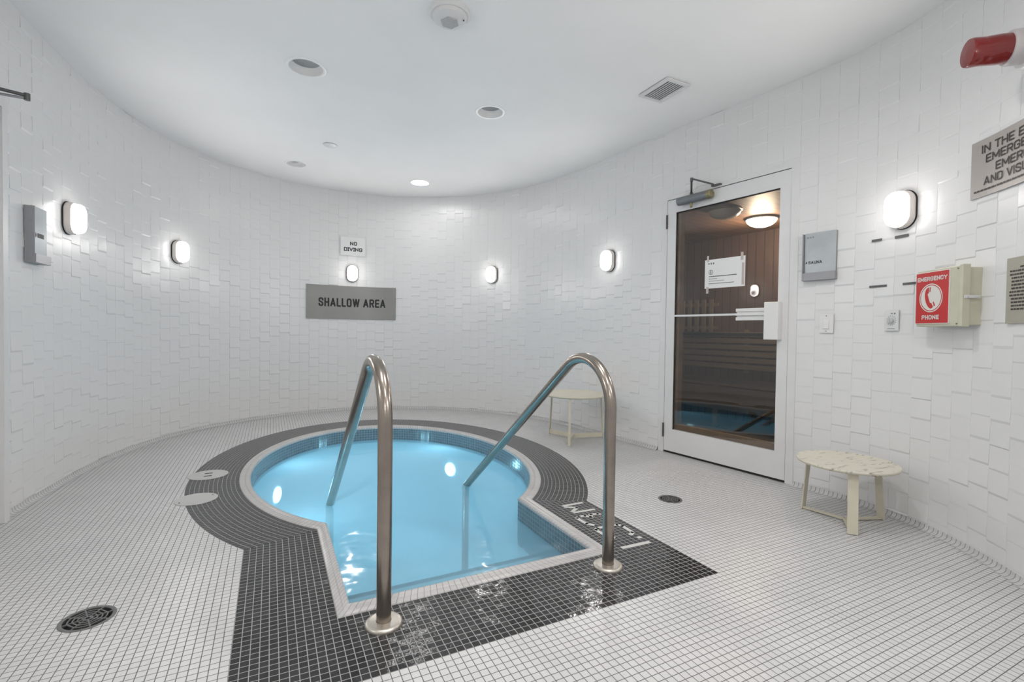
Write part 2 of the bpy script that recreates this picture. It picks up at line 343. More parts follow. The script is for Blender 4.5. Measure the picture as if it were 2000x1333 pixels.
# ------------------------------------------------------------------ wall path
WP = [(-1.30,1.2),(-1.29,2.0),(-1.27,2.8),(-1.245,3.35),(-1.213,3.78),(-1.17,4.2),(-1.08,4.66),(-.92,5.12),(-.67,5.52),(-.38,5.80),(0,6.05),(.40,6.19),(.84,6.25),(1.27,6.20),(1.68,6.03),(2.05,5.79),(2.38,5.47),(2.63,5.09),(2.79,4.66),(2.885,4.15),(2.935,3.65),(2.975,3.20),(3.015,2.86),(3.058,2.53),(3.10,2.2),(3.13,1.95),(3.145,1.7),(3.115,1.45),(3.03,1.2),(2.86,.93),(2.6,.65),(2.2,.3),(1.6,-.1)]
LP = WP[1:] + [(.9,-.5),(.1,-.72),(-.7,-.45),(-1.18,.25)] + [WP[0]]
n_ = len(LP); DP = []
for i in range(n_):
    p0, p1, p2, p3 = (LP[(i + k) % n_] for k in (-1, 0, 1, 2))
    for j in range(40):
        t = j / 40
        DP.append(tuple(.5 * ((2 * b) + (-a + c) * t + (2 * a - 5 * b + 4 * c - d) * t * t + (-a + 3 * b - 3 * c + d) * t ** 3) for a, b, c, d in zip(p0, p1, p2, p3)))
DP.append(DP[0]); DS = [0]
for a, b in zip(DP, DP[1:]): DS.append(DS[-1] + math.hypot(b[0] - a[0], b[1] - a[1]))
PER = DS[-1]
import bisect
def wpos(s):
    s %= PER; i = max(1, min(bisect.bisect_left(DS, s), len(DS) - 1)); a = (s - DS[i - 1]) / (DS[i] - DS[i - 1])
    return Vector((DP[i - 1][0] * (1 - a) + DP[i][0] * a, DP[i - 1][1] * (1 - a) + DP[i][1] * a, 0))
def wtan(s): return (wpos(s + .03) - wpos(s - .03)).normalized()
def wnor(s): t = wtan(s); return Vector((t.y, -t.x, 0))
def wm(s, z, off=0): p = wpos(s) + wnor(s) * off; return (p.x, p.y, z)
def wall_frame(s, z, off=0):
    t, n = wtan(s), wnor(s); p = wpos(s) + n * off
    return Matrix(((t.x, -n.x, 0, p.x), (t.y, -n.y, 0, p.y), (0, 0, 1, z), (0, 0, 0, 1)))
TD = .012          # mean thickness of the tiles in front of the backing
HC = 2.6913
def structure(o): o['kind'] = 'structure'; return o

# ------------------------------------------------------------------ walls
SD0, SD1, ZD = 9.622, 10.735, 2.148          # opening of the sauna door
SE0, SE1, ZE = .38, 1.336, 2.13              # opening of the left door
def wall_tiles():
    b = MB(); rnd = random.Random(3)
    segs = []
    def cols(a, c):
        n = max(1, round((c - a) / .1125)); return [(a + (c - a) * i / n, a + (c - a) * (i + 1) / n) for i in range(n)]
    segs = [(x, 0) for x in cols(0, SE0)] + [(x, ZE) for x in cols(SE0, SE1)] + [(x, 0) for x in cols(SE1, SD0)] + [(x, ZD) for x in cols(SD0, SD1)] + [(x, 0) for x in cols(SD1, PER)]
    H = .1077
    for (s0, s1), zmin in segs:
        z = rnd.uniform(-H, 0)
        while z < HC:
            z0, z1 = max(z, zmin, .028), min(z + H, HC); z += H
            if z1 - z0 < .006: continue
            g = .00015
            pb = TD + rnd.choice((.0002, .0005, .0008, .0012, .0018, .0026, .0036)); pt = TD + rnd.choice((-.0004, -.0002, 0, 0, .0006, .0012))
            tw = rnd.uniform(-.0003, .0003); ch = rnd.choice((.006, .010, .012))
            d = [pb - tw, pb + tw, pt + tw, pt - tw]     # bl br tr tl
            S = [s0 + g, s1 - g, s1 - g, s0 + g]; Z = [z0 + g, z0 + g, z1 - g, z1 - g]
            e = .0009; Si = [s0 + e, s1 - e, s1 - e, s0 + e]; Zi = [z0 + ch, z0 + ch, z1 - .0012, z1 - .0012]
            if z1 - z0 < .03: Zi[0] = Zi[1] = z0 + .002
            back = [wm(S[i], Z[i], 0) for i in range(4)]
            mid = [wm(S[i], Z[i], (TD - .0004) if i < 2 else d[i] - .00025) for i in range(4)]
            fr = [wm(Si[i], Zi[i], d[i]) for i in range(4)]
            b.raw(back + mid + fr, [(8, 9, 10, 11)] + [(4 + i, 4 + (i + 1) % 4, 8 + (i + 1) % 4, 8 + i) for i in range(4)] + [(i, (i + 1) % 4, 4 + (i + 1) % 4, 4 + i) for i in range(4)], 0)
    # backing with the two door openings
    N = 400; ss = sorted([PER * i / N for i in range(N + 1)] + [SD0, SD1, SE0, SE1])
    for a, c in zip(ss, ss[1:]):
        mid = (a + c) / 2; z0 = ZD if SD0 < mid < SD1 else ZE if SE0 < mid < SE1 else 0
        b.face([wm(a, z0, .006), wm(c, z0, .006), wm(c, HC, .006), wm(a, HC, .006)], 1)
    o = b.build('wall_curved', [M_WALL, M_GROUT]); return structure(o)
wall_tiles()

# cove of mosaic where the floor turns up the wall
cb = MB(); prof = [(TD + .030, .0008), (TD + .020, .002), (TD + .011, .0065), (TD + .005, .014), (TD + .0025, .028), (.004, .030)]
for (a, c) in ((SE1 + .002, SD0 - .002), (SD1 + .002, PER + SE0 - .002)):
    n = int((c - a) / .03)
    for i in range(n):
        s0, s1 = a + (c - a) * i / n, a + (c - a) * (i + 1) / n
        for (o0, h0), (o1, h1) in zip(prof, prof[1:]):
            cb.face([wm(s0, h0, o0), wm(s1, h0, o0), wm(s1, h1, o1), wm(s0, h1, o1)], 0, [(s0, h0), (s1, h0), (s1, h1), (s0, h1)])
structure(cb.build('baseboard_curved', M_COVE, smooth=True))

# ------------------------------------------------------------------ hot tub outline
CU, CV = .835, 3.69
IU, IV, OU, OV, KU, KV = .955, 1.338, 1.02, 1.436, 1.31, 1.776
iL, iR, iF = .26, 1.33, 1.812
oL, oR, oF = U0 + 12 * PT, 1.3910, V0 + 13 * PT
kL, kR, kF = U0, U0 + 68 * PT, V0
def ell(au, av, th): return (CU + au * math.cos(th), CV + av * math.sin(th))
def thr(au, av, u, right):       # angle where the ellipse meets u, lower half
    a = -math.acos((u - CU) / au); return a
def arc(au, av, ul, ur, n=120):
    a0, a1 = thr(au, av, ur, 1), thr(au, av, ul, 0) + 2 * PI
    return [ell(au, av, a0 + (a1 - a0) * i / n) for i in range(n + 1)]
NA = 120
inn = arc(IU, IV, iL, iR, NA); outc = arc(OU, OV, oL, oR, NA); ken = arc(KU, KV, kL, kR, NA)
def rect_part(L_, R_, F_, vl, vr, n=24):
    pts = [(L_, vl + (F_ - vl) * i / n) for i in range(1, n + 1)] + [(L_ + (R_ - L_) * i / n, F_) for i in range(1, n + 1)] + [(R_, F_ + (vr - F_) * i / n) for i in range(1, n)]
    return pts
INN = inn + rect_part(iL, iR, iF, inn[-1][1], inn[0][1]); OUT = outc + rect_part(oL, oR, oF, outc[-1][1], outc[0][1])
KEN = ken + rect_part(kL, kR, kF, ken[-1][1], ken[0][1])

# ------------------------------------------------------------------ floor
DR = [(-.557, 2.097, .078), (2.160, 2.148, .070)]
def circ(x, y, r, n=32): return [(x + r * math.cos(2 * PI * i / n), y + r * math.sin(2 * PI * i / n)) for i in range(n)]
def tess(mb, loops, z, mi=0):
    L3 = [[Vector((p[0], p[1], 0)) for p in lp] for lp in loops]
    flat = [p for lp in L3 for p in lp]
    for t in tessellate_polygon(L3):
        a, b, c = (flat[i] for i in t)
        if (b - a).cross(c - a).z < 0: b, c = c, b
        mb.face([(p.x, p.y, z) for p in (a, b, c)], mi)
fb = MB()
wl = []
for i in range(360):
    s = PER * i / 360; wl.append(tuple(wm(s, 0, -.10 if (SD0 < s < SD1 or SE0 < s < SE1) else 0)[:2]))
tess(fb, [wl, KEN] + [circ(*d) for d in DR], 0, 0)
# dark straight band in the same square grid as the pale floor
q0, q1 = outc[-1], ken[-1]; r0, r1 = outc[0], ken[0]
tess(fb, [[q0, q1, (kL, kF), (kR, kF), r1, r0, (oR, oF), (oL, oF)]], 0, 1)
# dark ring of curved rows
al = [0]
for i in range(NA):
    m0 = ((outc[i][0] + ken[i][0]) / 2, (outc[i][1] + ken[i][1]) / 2); m1 = ((outc[i + 1][0] + ken[i + 1][0]) / 2, (outc[i + 1][1] + ken[i + 1][1]) / 2)
    al.append(al[-1] + math.hypot(m1[0] - m0[0], m1[1] - m0[1]))
for i in range(NA):
    a, b, c, d = outc[i], ken[i], ken[i + 1], outc[i + 1]
    W12 = 12 * PT
    fb.face([(a[0], a[1], 0), (b[0], b[1], 0), (c[0], c[1], 0), (d[0], d[1], 0)], 2, [(al[i], 0), (al[i], W12), (al[i + 1], W12), (al[i + 1], 0)])
structure(fb.build('floor', [M_LIGHT, M_DARK, M_DARKR]))

# ------------------------------------------------------------------ ceiling with round recesses
DL = [(.198, 3.42, .125, 0), (1.507, 3.432, .118, 0), (.226, 5.445, .112, 0), (1.52, 5.433, .118, 1), (.2, 1.42, .118, 1), (1.5, 1.42, .118, 1), (.85, .1, .118, 1)]  # those above and behind the camera are unseen, added as fill light
wc = [tuple(wm(PER * i / 360, 0, 0)[:2]) for i in range(360)]
eb = MB(); tess(eb, [wc] + [circ(x, y, r - .022, 40) for x, y, r, _ in DL], HC)
o = eb.build('ceiling', M_CEIL); structure(o)
for p in o.data.polygons: pass

# ------------------------------------------------------------------ downlights
DLL = ['unlit round recessed downlight, largest, on the left of the ceiling above the near drain side',
       'unlit round recessed downlight near the middle of the ceiling, left of the square vent',
       'unlit recessed downlight at the back left of the ceiling beside the small round cover',
       'lit round recessed downlight at the back of the ceiling glowing white',
       'unseen lit round downlight added as fill just above the camera on the left',
       'unseen lit round downlight added as fill just above the camera on the right',
       'unseen lit round downlight added as fill behind the camera']
for (x, y, r, on), lab in zip(DL, DLL):
    e = empty('recessed_downlight', Matrix.Translation((x, y, HC)), label=lab, cat='ceiling light', group='round recessed downlights in the white ceiling')
    b = MB(); b.lathe([(r - .021, .002), (r - .020, -.004), (r - .010, -.006), (r - .002, -.004), (r, .001)], 56, cap0=False, cap1=False); b.build('trim_ring', M_DLTRIM, e, smooth=True)
    b = MB(); b.lathe([(r - .021, .001), (r - .024, .018), (r - .030, .036), (r - .036, .046)], 56, cap0=False, cap1=False)
    b.build('reflector', M_DLON if on else M_DLREF, e, smooth=True)
    b = MB(); b.lathe([(.001, .044), (r - .05, .045), (r - .034, .047), (r - .034, .09), (.001, .09)], 48); b.build('lens', M_DLON if on else M_DLBULB, e, smooth=True)
    if on:
        li = bpy.data.lights.new('downlight_bulb', 'AREA'); li.shape = 'DISK'; li.size = .12; li.energy = DOWN_W * (.22 if y > 4 else 1); li.color = (1, .972, .95)
        lo = bpy.data.objects.new('downlight_bulb', li); COL.objects.link(lo); lo.parent = e; lo.location = (0, 0, .02)

# smoke alarm, sprinkler cover, vent
e = empty('smoke_detector', Matrix.Translation((.845, 2.475, HC)), label='round white smoke alarm on the ceiling at the top centre', cat='smoke detector')
b = MB(); b.lathe([(.108, 0), (.108, -.012), (.100, -.020)], 56, cap0=False); b.build('base', M_GREYW, e, smooth=True)
b = MB(); b.lathe([(.092, -.018), (.088, -.036), (.070, -.047), (.04, -.052), (.001, -.052)], 56); b.build('cover', M_GREYW, e, smooth=True)
b = MB(); b.lathe([(.05, -.0515), (.048, -.056), (.001, -.056)], 6); b.build('grille', mat('speaker_mesh', (.45, .45, .45), .6, noise=.25, nscale=300), e)
b = MB(); b.lathe([(.004, 0), (.004, -.004), (.001, -.005)], 12, c=(.062, -.045, -.046)); b.build('indicator_lamp', M_DKGREY, e)
e = empty('sprinkler_cover', Matrix.Translation((.480, 4.735, HC)), label='small flat white round sprinkler cover on the ceiling', cat='sprinkler cover')
b = MB(); b.lathe([(.060, -.003), (.058, -.007), (.050, -.009), (.001, -.009)], 40); b.build('cover_plate', M_WHITE, e, smooth=True)
b = MB(); b.lathe([(.045, .0), (.045, -.004)], 32); b.build('cup', M_DKGREY, e)
e = empty('ceiling_vent', Matrix.Translation((2.43, 2.55, HC)), label='rectangular white louvred air vent on the ceiling above the sauna door', cat='vent')
b = MB(); w, l, f = .105, .142, .026
for x0, x1, y0, y1 in ((-w, w, -l, -l + f), (-w, w, l - f, l), (-w, -w + f, -l + f, l - f), (w - f, w, -l + f, l - f)): b.box(x0, x1, y0, y1, -.012, -.001)
b.build('frame', M_WHITE, e, bevel=.002)
b = MB(); b.box(-w + f, w - f, -l + f, l - f, -.002, -.0005); b.build('duct', mat('duct_grey', (.42, .42, .42), .6), e)
for i in range(8):
    b = MB(); x = -w + f + .008 + i * (2 * (w - f) - .016) / 7; b.loft([[(x - .0085, y, -.0105), (x - .0080, y, -.0115), (x + .0085, y, -.006), (x + .0080, y, -.005)] for y in (-l + f, l - f)])
    b.build('slat', M_WHITE, e)

# ------------------------------------------------------------------ hot tub
tub = empty('hot_tub', Matrix.Translation((CU, CV, 0)), label='sunken keyhole shaped hot tub edged with white coping and a charcoal tile border', cat='hot tub')
TI = Matrix.Translation((-CU, -CV, 0))
def tl(p, z): return (p[0] - CU, p[1] - CV, z)
n = len(INN); acc = [0]
for i in range(n):
    a, b2 = OUT[i], OUT[(i + 1) % n]; acc.append(acc[-1] + math.hypot(b2[0] - a[0], b2[1] - a[1]))
# coping: outer flat row, shallow groove, rounded inner row
cprof = [(0, 0.0005), (0.03, .004), (.42, .0045), (.47, .0025), (.52, .0055), (.72, .0075), (.90, .0045), (1.0, -.003), (1.03, -.010), (1.0, -.018)]
b = MB()
for i in range(n):
    j = (i + 1) % n
    for (t0, h0), (t1, h1) in zip(cprof, cprof[1:]):
        def P(k, t, h): return tl((OUT[k][0] * (1 - t) + INN[k][0] * t, OUT[k][1] * (1 - t) + INN[k][1] * t), h)
        b.face([P(i, t0, h0), P(j, t0, h0), P(j, t1, h1), P(i, t1, h1)], 0, [(acc[i], t0 * .065 + .002), (acc[i + 1], t0 * .065 + .002), (acc[i + 1], t1 * .065 + .002), (acc[i], t1 * .065 + .002)])
b.build('coping', M_COP, tub, smooth=True, angle=50)
WZ = -.130
acc = [0]
for i in range(n):
    a, b2 = INN[i], INN[(i + 1) % n]; acc.append(acc[-1] + math.hypot(b2[0] - a[0], b2[1] - a[1]))
b = MB()
for i in range(n):
    j = (i + 1) % n; zb = -.157 if i < NA else -.28
    b.face([tl(INN[i], -.012), tl(INN[j], -.012), tl(INN[j], zb), tl(INN[i], zb)], 0, [(acc[i], 0), (acc[i + 1], 0), (acc[i + 1], -zb), (acc[i], -zb)])
b.build('waterline_tiles', M_WLT, tub)
b = MB()
for i in range(n):
    j = (i + 1) % n; zb = -.157 if i < NA else -.28
    b.face([tl(INN[i], zb), tl(INN[j], zb), tl(INN[j], -.95), tl(INN[i], -.95)])
tess(b, [[(p[0] - CU, p[1] - CV) for p in INN]], -.95)
b.build('basin', M_PLASTER, tub)
for k, (zt, vn) in enumerate(((-.235, 2.30), (-.40, 2.52), (-.62, 2.80))):
    v1 = vn
    b = MB(); b.box(iL + .001 - CU, iR - .001 - CU, iF + .001 - CV, v1 - CV, zt - .02, zt); b.box(iL + .001 - CU, iR - .001 - CU, v1 - .02 - CV, v1 - CV, -.949, zt - .02)
    st = b.build('step', M_PLASTER, tub)
    b = MB(); b.box(iL + .003 - CU, iR - .003 - CU, v1 - .030 - CV, v1 + .002 - CV, zt - .03, zt + .001); b.build('nosing', M_STEPT, st)
b = MB(); th = PI + .05; p = ell(IU, IV, th)
b.box(-.005, .005, -.055, .055, -.155, -.055); o = b.build('skimmer_opening', M_DKGREY, tub); o.location = (p[0] - CU + .001, p[1] - CV, 0)
for th, lz in ((math.radians(145.7), -.39), (math.radians(37.4), -.372), (PI * 1.18, -.42)):
    p = ell(IU, IV, th); nx, ny = -math.cos(th) / IU, -math.sin(th) / IV; l_ = math.hypot(nx, ny); nx, ny = nx / l_, ny / l_
    ang = math.atan2(ny, nx) + PI / 2
    b = MB(); b.lathe([(.065, 0), (.065, .012), (.05, .018)], 40, axis='y', cap0=False, cap1=False); b.lathe([(.05, .017), (.03, .023), (.001, .025)], 40, axis='y', cap0=False)
    m = mat('underwater_lamp_lens', (.8, .95, 1), .3, emit=(.6, .88, 1), es=4)
    o = b.build('underwater_lamp', m, tub, smooth=True); o.location = (p[0] - CU, p[1] - CV, lz); o.rotation_euler = (0, 0, ang)
    li = bpy.data.lights.new('underwater_bulb', 'AREA'); li.shape = 'DISK'; li.size = .085; li.energy = POOL_W; li.color = (.48, .84, 1.0)
    lo = bpy.data.objects.new('underwater_bulb', li); COL.objects.link(lo); lo.parent = tub
    lo.location = (p[0] - CU + nx * .035, p[1] - CV + ny * .035, lz); lo.rotation_euler = Vector((nx, ny, .12)).to_track_quat('-Z', 'Y').to_euler()
b = MB(); tess(b, [[(p[0], p[1]) for p in INN]], WZ); tag(b.build('water', M_WATER), 'milky light blue water filling the hot tub', 'water', kind='stuff')

# lids beside the tub
for (x, y, r, slots, lab) in ((-.377, 3.815, .118, 1, 'round pale floor lid with two dark finger slots, beside the tub further from the camera'), (-.385, 3.302, .108, 0, 'plain round pale floor lid on the charcoal border nearer the camera')):
    e = empty('skimmer_lid', Matrix.Translation((x, y, 0)), label=lab, cat='floor lid', group='round skimmer lids beside the hot tub')
    b = MB(); b.lathe([(r, .0005), (r, .003), (r - .004, .004), (r - .008, .003), (.001, .003)], 56, cap0=False); b.build('lid', mat('lid_plastic', (.52, .52, .515), .5), e, smooth=True)
    if slots:
        for s in (-1, 1):
            b = MB(); b.loft([[(q[0] + .0, q[2] + s * .033, h) for q in rrect(.048, .012, .006, 0)] for h in (.003, .0045)]); b.build('finger_slot', M_BLACK, e)
    else:
        for a in (.5, PI + .5):
            b = MB(); b.lathe([(.005, .003), (.005, .0045), (.001, .0045)], 14, c=(math.cos(a) * (r - .02), math.sin(a) * (r - .02), 0)); b.build('screw', M_DKGREY, e)

# depth marking inlaid in the border (reads 1.33M from the outer side)
b = MB()
def stroke(pts, w=.0215, z=.0012):
    for (a, c) in zip(pts, pts[1:]):
        a, c = Vector((a[0], a[1], 0)), Vector((c[0], c[1], 0)); d = (c - a).normalized(); nn = Vector((-d.y, d.x, 0)) * w / 2; a = a - d * w * .3; c = c + d * w * .3
        b.raw([(p.x, p.y, z + dz) for dz in (-.0008, 0) for p in (a - nn, c - nn, c + nn, a + nn)], [(0, 3, 2, 1), (4, 5, 6, 7), (0, 1, 5, 4), (1, 2, 6, 5), (2, 3, 7, 6), (3, 0, 4, 7)])
    b_z[0] += 1
b_z = [0]
stroke([(1.635, 2.318), (1.507, 2.318)]); stroke([(1.507, 2.300), (1.565, 2.262), (1.507, 2.226)]); stroke([(1.507, 2.208), (1.635, 2.202)])
for dv in (0, -.167):
    stroke([(1.500, 2.022 + dv), (1.478, 2.050 + dv), (1.474, 2.135 + dv), (1.495, 2.146 + dv), (1.535, 2.146 + dv), (1.552, 2.112 + dv), (1.572, 2.146 + dv), (1.615, 2.140 + dv), (1.629, 2.115 + dv), (1.626, 2.030 + dv), (1.598, 2.014 + dv)])
b.box(1.604, 1.627, 1.793, 1.814, .0004, .0012)
stroke([(1.466, 1.748), (1.622, 1.742)])
tag(b.build('depth_marking', mat('white_inlay_tile', (.62, .62, .60), .35)), 'white tile depth marking inlaid in the charcoal border right of the tub', 'depth marking')

# ------------------------------------------------------------------ handrails
def rail(u, lab):
    e = empty('handrail', Matrix.Translation((u, 1.632, 0)), label=lab, cat='handrail', group='tubular steel handrails at the tub steps')
    R = .205; th = math.radians(126.3); dn = (math.sin(th), math.cos(th)); zs = 1.083 - R * math.tan(th / 2)
    pts = [(0, z) for z in (.004, .2, .4, .55)]
    for i in range(25):
        a = th * i / 24; pts.append((R - R * math.cos(a), zs + R * math.sin(a)))
    v0, z0 = pts[-1]; sl = (math.sin(th), math.cos(th))
    Ltot = (z0 + .145) / -sl[1]
    for k in (.2, .5, .8, 1): pts.append((v0 + sl[0] * Ltot * k, z0 + sl[1] * Ltot * k))
    v1, z1 = pts[-1]; ph = th; R2 = .08
    c0 = (v1 + R2 * math.sin(ph - PI / 2), z1 + R2 * math.cos(ph - PI / 2))
    for i in range(1, 7):
        a = ph + (PI - ph) * i / 6; pts.append((v1 + .06 * math.sin(a) * i / 6, z1 - .03 * i / 6))
    pts.append((pts[-1][0], -.94))
    b = MB(); b.tube([(0, p[0], p[1]) for p in pts], .0248, 28); b.build('tube', M_STEEL, e, smooth=True)
    b = MB(); b.lathe([(.0255, .0165), (.050, .0150), (.0575, .0135), (.0615, .010), (.0625, .0055), (.0625, .0005)], 56, cap0=False, cap1=False); b.build('flange', M_FLANGE, e, smooth=True)
rail(.345, 'left steel handrail, nearest the camera, sloping down into the water')
rail(1.290, 'right steel handrail arching past the depth marking into the water')

# ------------------------------------------------------------------ floor drains
for (x, y, r), lab in zip(DR, ('round dark grated floor drain at the lower left', 'round dark grated floor drain in front of the sauna door')):
    e = empty('floor_drain', Matrix.Translation((x, y, 0)), label=lab, cat='floor drain', group='round slotted floor drains')
    b = MB(); b.lathe([(r, -.001), (r, .0015), (r - .008, .0025), (r - .012, .001), (r - .012, -.02)], 56, cap0=False, cap1=False); b.build('rim', M_GRATE, e, smooth=True)
    b = MB(); b.lathe([(r, -.02), (.001, -.02)], 40, cap0=False); b.build('sump', M_BLACK, e)
    b = MB(); R0 = r - .012; nr = 5
    for q in range(8):
        a0 = q * PI / 4 + .35
        d = (math.cos(a0), math.sin(a0)); nn = (-d[1] * .0022, d[0] * .0022)
        b.raw([(d[0] * t + sg * nn[0], d[1] * t + sg * nn[1], z) for z in (-.004, .0015) for t, sg in ((.006, -1), (R0, -1), (R0, 1), (.006, 1))], [(0, 3, 2, 1), (4, 5, 6, 7), (0, 1, 5, 4), (1, 2, 6, 5), (2, 3, 7, 6), (3, 0, 4, 7)])
        for k in range(1, nr):
            rr = R0 * k / nr; m = 6; w2 = .0022
            for i in range(m):
                t0, t1 = a0 + PI / 4 * i / m, a0 + PI / 4 * (i + 1) / m
                # straight webs in every other sector, curved ones between
                f0 = 1 if q % 2 else math.cos(PI / 8) / math.cos((i / m - .5) * PI / 4); f1 = 1 if q % 2 else math.cos(PI / 8) / math.cos(((i + 1) / m - .5) * PI / 4)
                b.raw([(math.cos(t) * rad, math.sin(t) * rad, z) for z in (-.004, .0012) for t, rad in ((t0, (rr - w2) * f0), (t1, (rr - w2) * f1), (t1, (rr + w2) * f1), (t0, (rr + w2) * f0))], [(0, 3, 2, 1), (4, 5, 6, 7), (0, 1, 5, 4), (1, 2, 6, 5), (2, 3, 7, 6), (3, 0, 4, 7)])
    b.build('grate', M_GRATE, e)

# ------------------------------------------------------------------ wall lamps
def sconce(s, lab):
    e = empty('wall_lamp', wall_frame(s, 1.692, TD + .002), label=lab, cat='wall lamp', group='oval bulkhead lamps around the curved wall')
    b = MB(); b.loft([rrect(.138, .212, .067, y) for y in (0, -.006)]); b.build('gasket', M_BLACK, e)
    b = MB(); b.loft([rrect(w, h, r, y) for w, h, r, y in ((.128, .202, .062, -.005), (.132, .206, .064, -.012), (.130, .204, .063, -.036), (.122, .196, .06, -.042))]); b.build('housing', M_CREAMV, e, smooth=True)
    b = MB(); b.loft([rrect(w, h, r, y) for w, h, r, y in ((.118, .192, .058, -.040), (.117, .191, .058, -.056), (.110, .184, .054, -.072), (.096, .170, .047, -.083), (.07, .144, .034, -.089), (.02, .09, .009, -.091))]); b.build('lens', M_SCON, e, smooth=True, angle=60)
    b = MB(); b.lathe([(.0045, 0), (.0045, .008), (.001, .009)], 12, axis='y', c=(0, -.036, -.098)); b.build('screw', M_DKGREY, e)
    li = bpy.data.lights.new('lamp_bulb', 'AREA'); li.shape = 'DISK'; li.size = .05; li.energy = SCONCE_W; li.color = (1, .962, .935)
    lo = bpy.data.objects.new('lamp_bulb', li); COL.objects.link(lo); lo.parent = e; lo.location = (0, -.0925, .030); lo.rotation_euler = (-PI / 2, 0, 0)
for s, lab in ((2.068, 'oval wall lamp beside the grey sign at the far left, largest of the left-hand lamps'), (3.435, 'second oval wall lamp from the left, alone on the left curve of the wall'),
               (5.418, 'oval wall lamp between the no diving notice and the shallow area sign'), (7.236, 'oval wall lamp on the back wall right of the shallow area sign'),
               (9.000, 'oval wall lamp just left of the sauna door'), (11.347, 'oval wall lamp above the red emergency phone box, nearest on the right'),
               (13.4, 'unseen oval wall lamp added on the right, behind the viewpoint'), (15.3, 'unseen oval wall lamp added at the rear of the room'), (PER - .35, 'unseen oval wall lamp added beyond the left door')):  # unseen lamps continuing the row, added to even out the light
    sconce(s, lab)

# ------------------------------------------------------------------ signs on the wall
def plate(name, s0, s1, z0, z1, off, th, m, n=24, parent=None):
    b = MB(); top = []; 
    for k in range(n + 1):
        s = s0 + (s1 - s0) * k / n; top.append([wm(s, z0, off), wm(s, z1, off), wm(s, z1, off + th), wm(s, z0, off + th)])
    b.loft(top); return b.build(name, m, parent)
OFF = TD + .007
e = empty('shallow_area_sign', label='brushed grey metal sign reading SHALLOW AREA on the back wall', cat='sign')
plate('plate', 4.882, 5.956, 1.126, 1.534, OFF, .004, M_SIGN, 36, e)
b = MB(); block_text(b, 'SHALLOW AREA', 5.022, 5.828, 1.277, 1.382, lambda s, z: wm(s, z, OFF + .005), .185); b.build('lettering', M_INK, e)
e = empty('no_diving_notice', label='white notice reading NO DIVING above a wall lamp', cat='sign')
plate('sheet', 5.277, 5.576, 1.912, 2.137, OFF + .004, .002, M_PAPER, 8, e)
b = MB(); block_text(b, 'NO', 5.392, 5.476, 2.038, 2.085, lambda s, z: wm(s, z, OFF + .0068), .22); b.build('lettering', M_INK, e); b = MB(); block_text(b, 'DIVING', 5.318, 5.540, 1.966, 2.012, lambda s, z: wm(s, z, OFF + .0068), .22, gap=.18, serif=True); b.build('lettering', M_INK, e)

def holder(s0, s1, z0, z1, side, lab, txt, pf=.62):
    mw = wall_frame((s0 + s1) / 2, z0, TD + .004); w = s1 - s0; h = z1 - z0
    e = empty('sign_holder', mw, label=lab, cat='sign')
    b = MB(); b.box(-w / 2, -w / 2 + .004, -side, 0, 0, h); b.box(-w / 2, w / 2, -.006, 0, 0, h); b.build('back_plate', M_ALU, e, bevel=.0008)
    b = MB(); b.box(-w / 2 + .002, w / 2 + .003, -side - .004, -.004, 0, .050); b.build('bottom_rail', M_ALU, e, bevel=.0012)
    b = MB(); b.box(-w / 2 + .006, w / 2 - .003, -side * pf - .003, -side * pf + .003, .045, h + .003); b.build('panel', M_BLUEG, e, bevel=.001)
    yy = -side * pf - .0036
    if txt == 'SAUNA':
        b = MB(); block_text(b, 'SAUNA', -w / 2 + .030, -w / 2 + .112, .108, .127, lambda x, z: (x, yy, z), .19)
        b.raw([(-w / 2 + .012, yy, .1175), (-w / 2 + .022, yy, .110), (-w / 2 + .022, yy, .125)], [(0, 1, 2)]); b.build('lettering', M_INK, e)
        b = MB()
        for i, x in enumerate((.02, .036, .052)): b.box(-w / 2 + x, -w / 2 + x + .008, yy, yy + .0004, h - .030, h - .019)
        b.build('small_print', M_GINK, e)
    else:
        b = MB()
        for x0, x1 in ((.008, .046), (.060, .072), (.074, .090), (.092, .106), (.108, .130)): b.box(-w / 2 + x0, -w / 2 + x1, yy, yy + .0004, .145, .170)
        b.raw([(-w / 2 + .046, yy, .150), (-w / 2 + .055, yy, .1575), (-w / 2 + .046, yy, .165)], [(0, 1, 2)])
        b.build('lettering', M_INK, e)
holder(1.578, 1.742, 1.350, 1.662, .046, 'grey metal sign holder with dark lettering on the wall at the far left', 'X')
holder(10.778, 10.972, 1.352, 1.655, .034, 'grey sign holder with frosted panel reading SAUNA right of the door', 'SAUNA', .30)

# emergency notice at the right edge
e = empty('emergency_notice', label='beige metal notice with IN THE EVENT lettering at the upper right', cat='sign')
plate('plate', 11.722, 12.34, 1.644, 1.904, OFF, .003, M_SIGNW, 20, e)
b = MB(); fo = lambda s, z: wm(s, z, OFF + .0052)
for t, s0, s1, z1 in (('IN THE EVENT', 11.782, 12.175, 1.876), ('EMERGENCY', 11.806, 12.150, 1.828), ('EMERGENCY', 11.862, 12.206, 1.779), ('AND VISUAL', 11.797, 12.110, 1.729)):
    block_text(b, t, s0, s1, z1 - .037, z1, fo, .165)
b.build('lettering', M_INKW, e)
b = MB(); rr = random.Random(5); s = 11.744
while s < 12.25:
    w = rr.uniform(.006, .018); b.raw([fo(s, 1.668), fo(s + w, 1.668), fo(s + w, 1.676), fo(s, 1.676)], [(0, 1, 2, 3)]); s += w + .004
b.build('small_print', M_INKW, e)
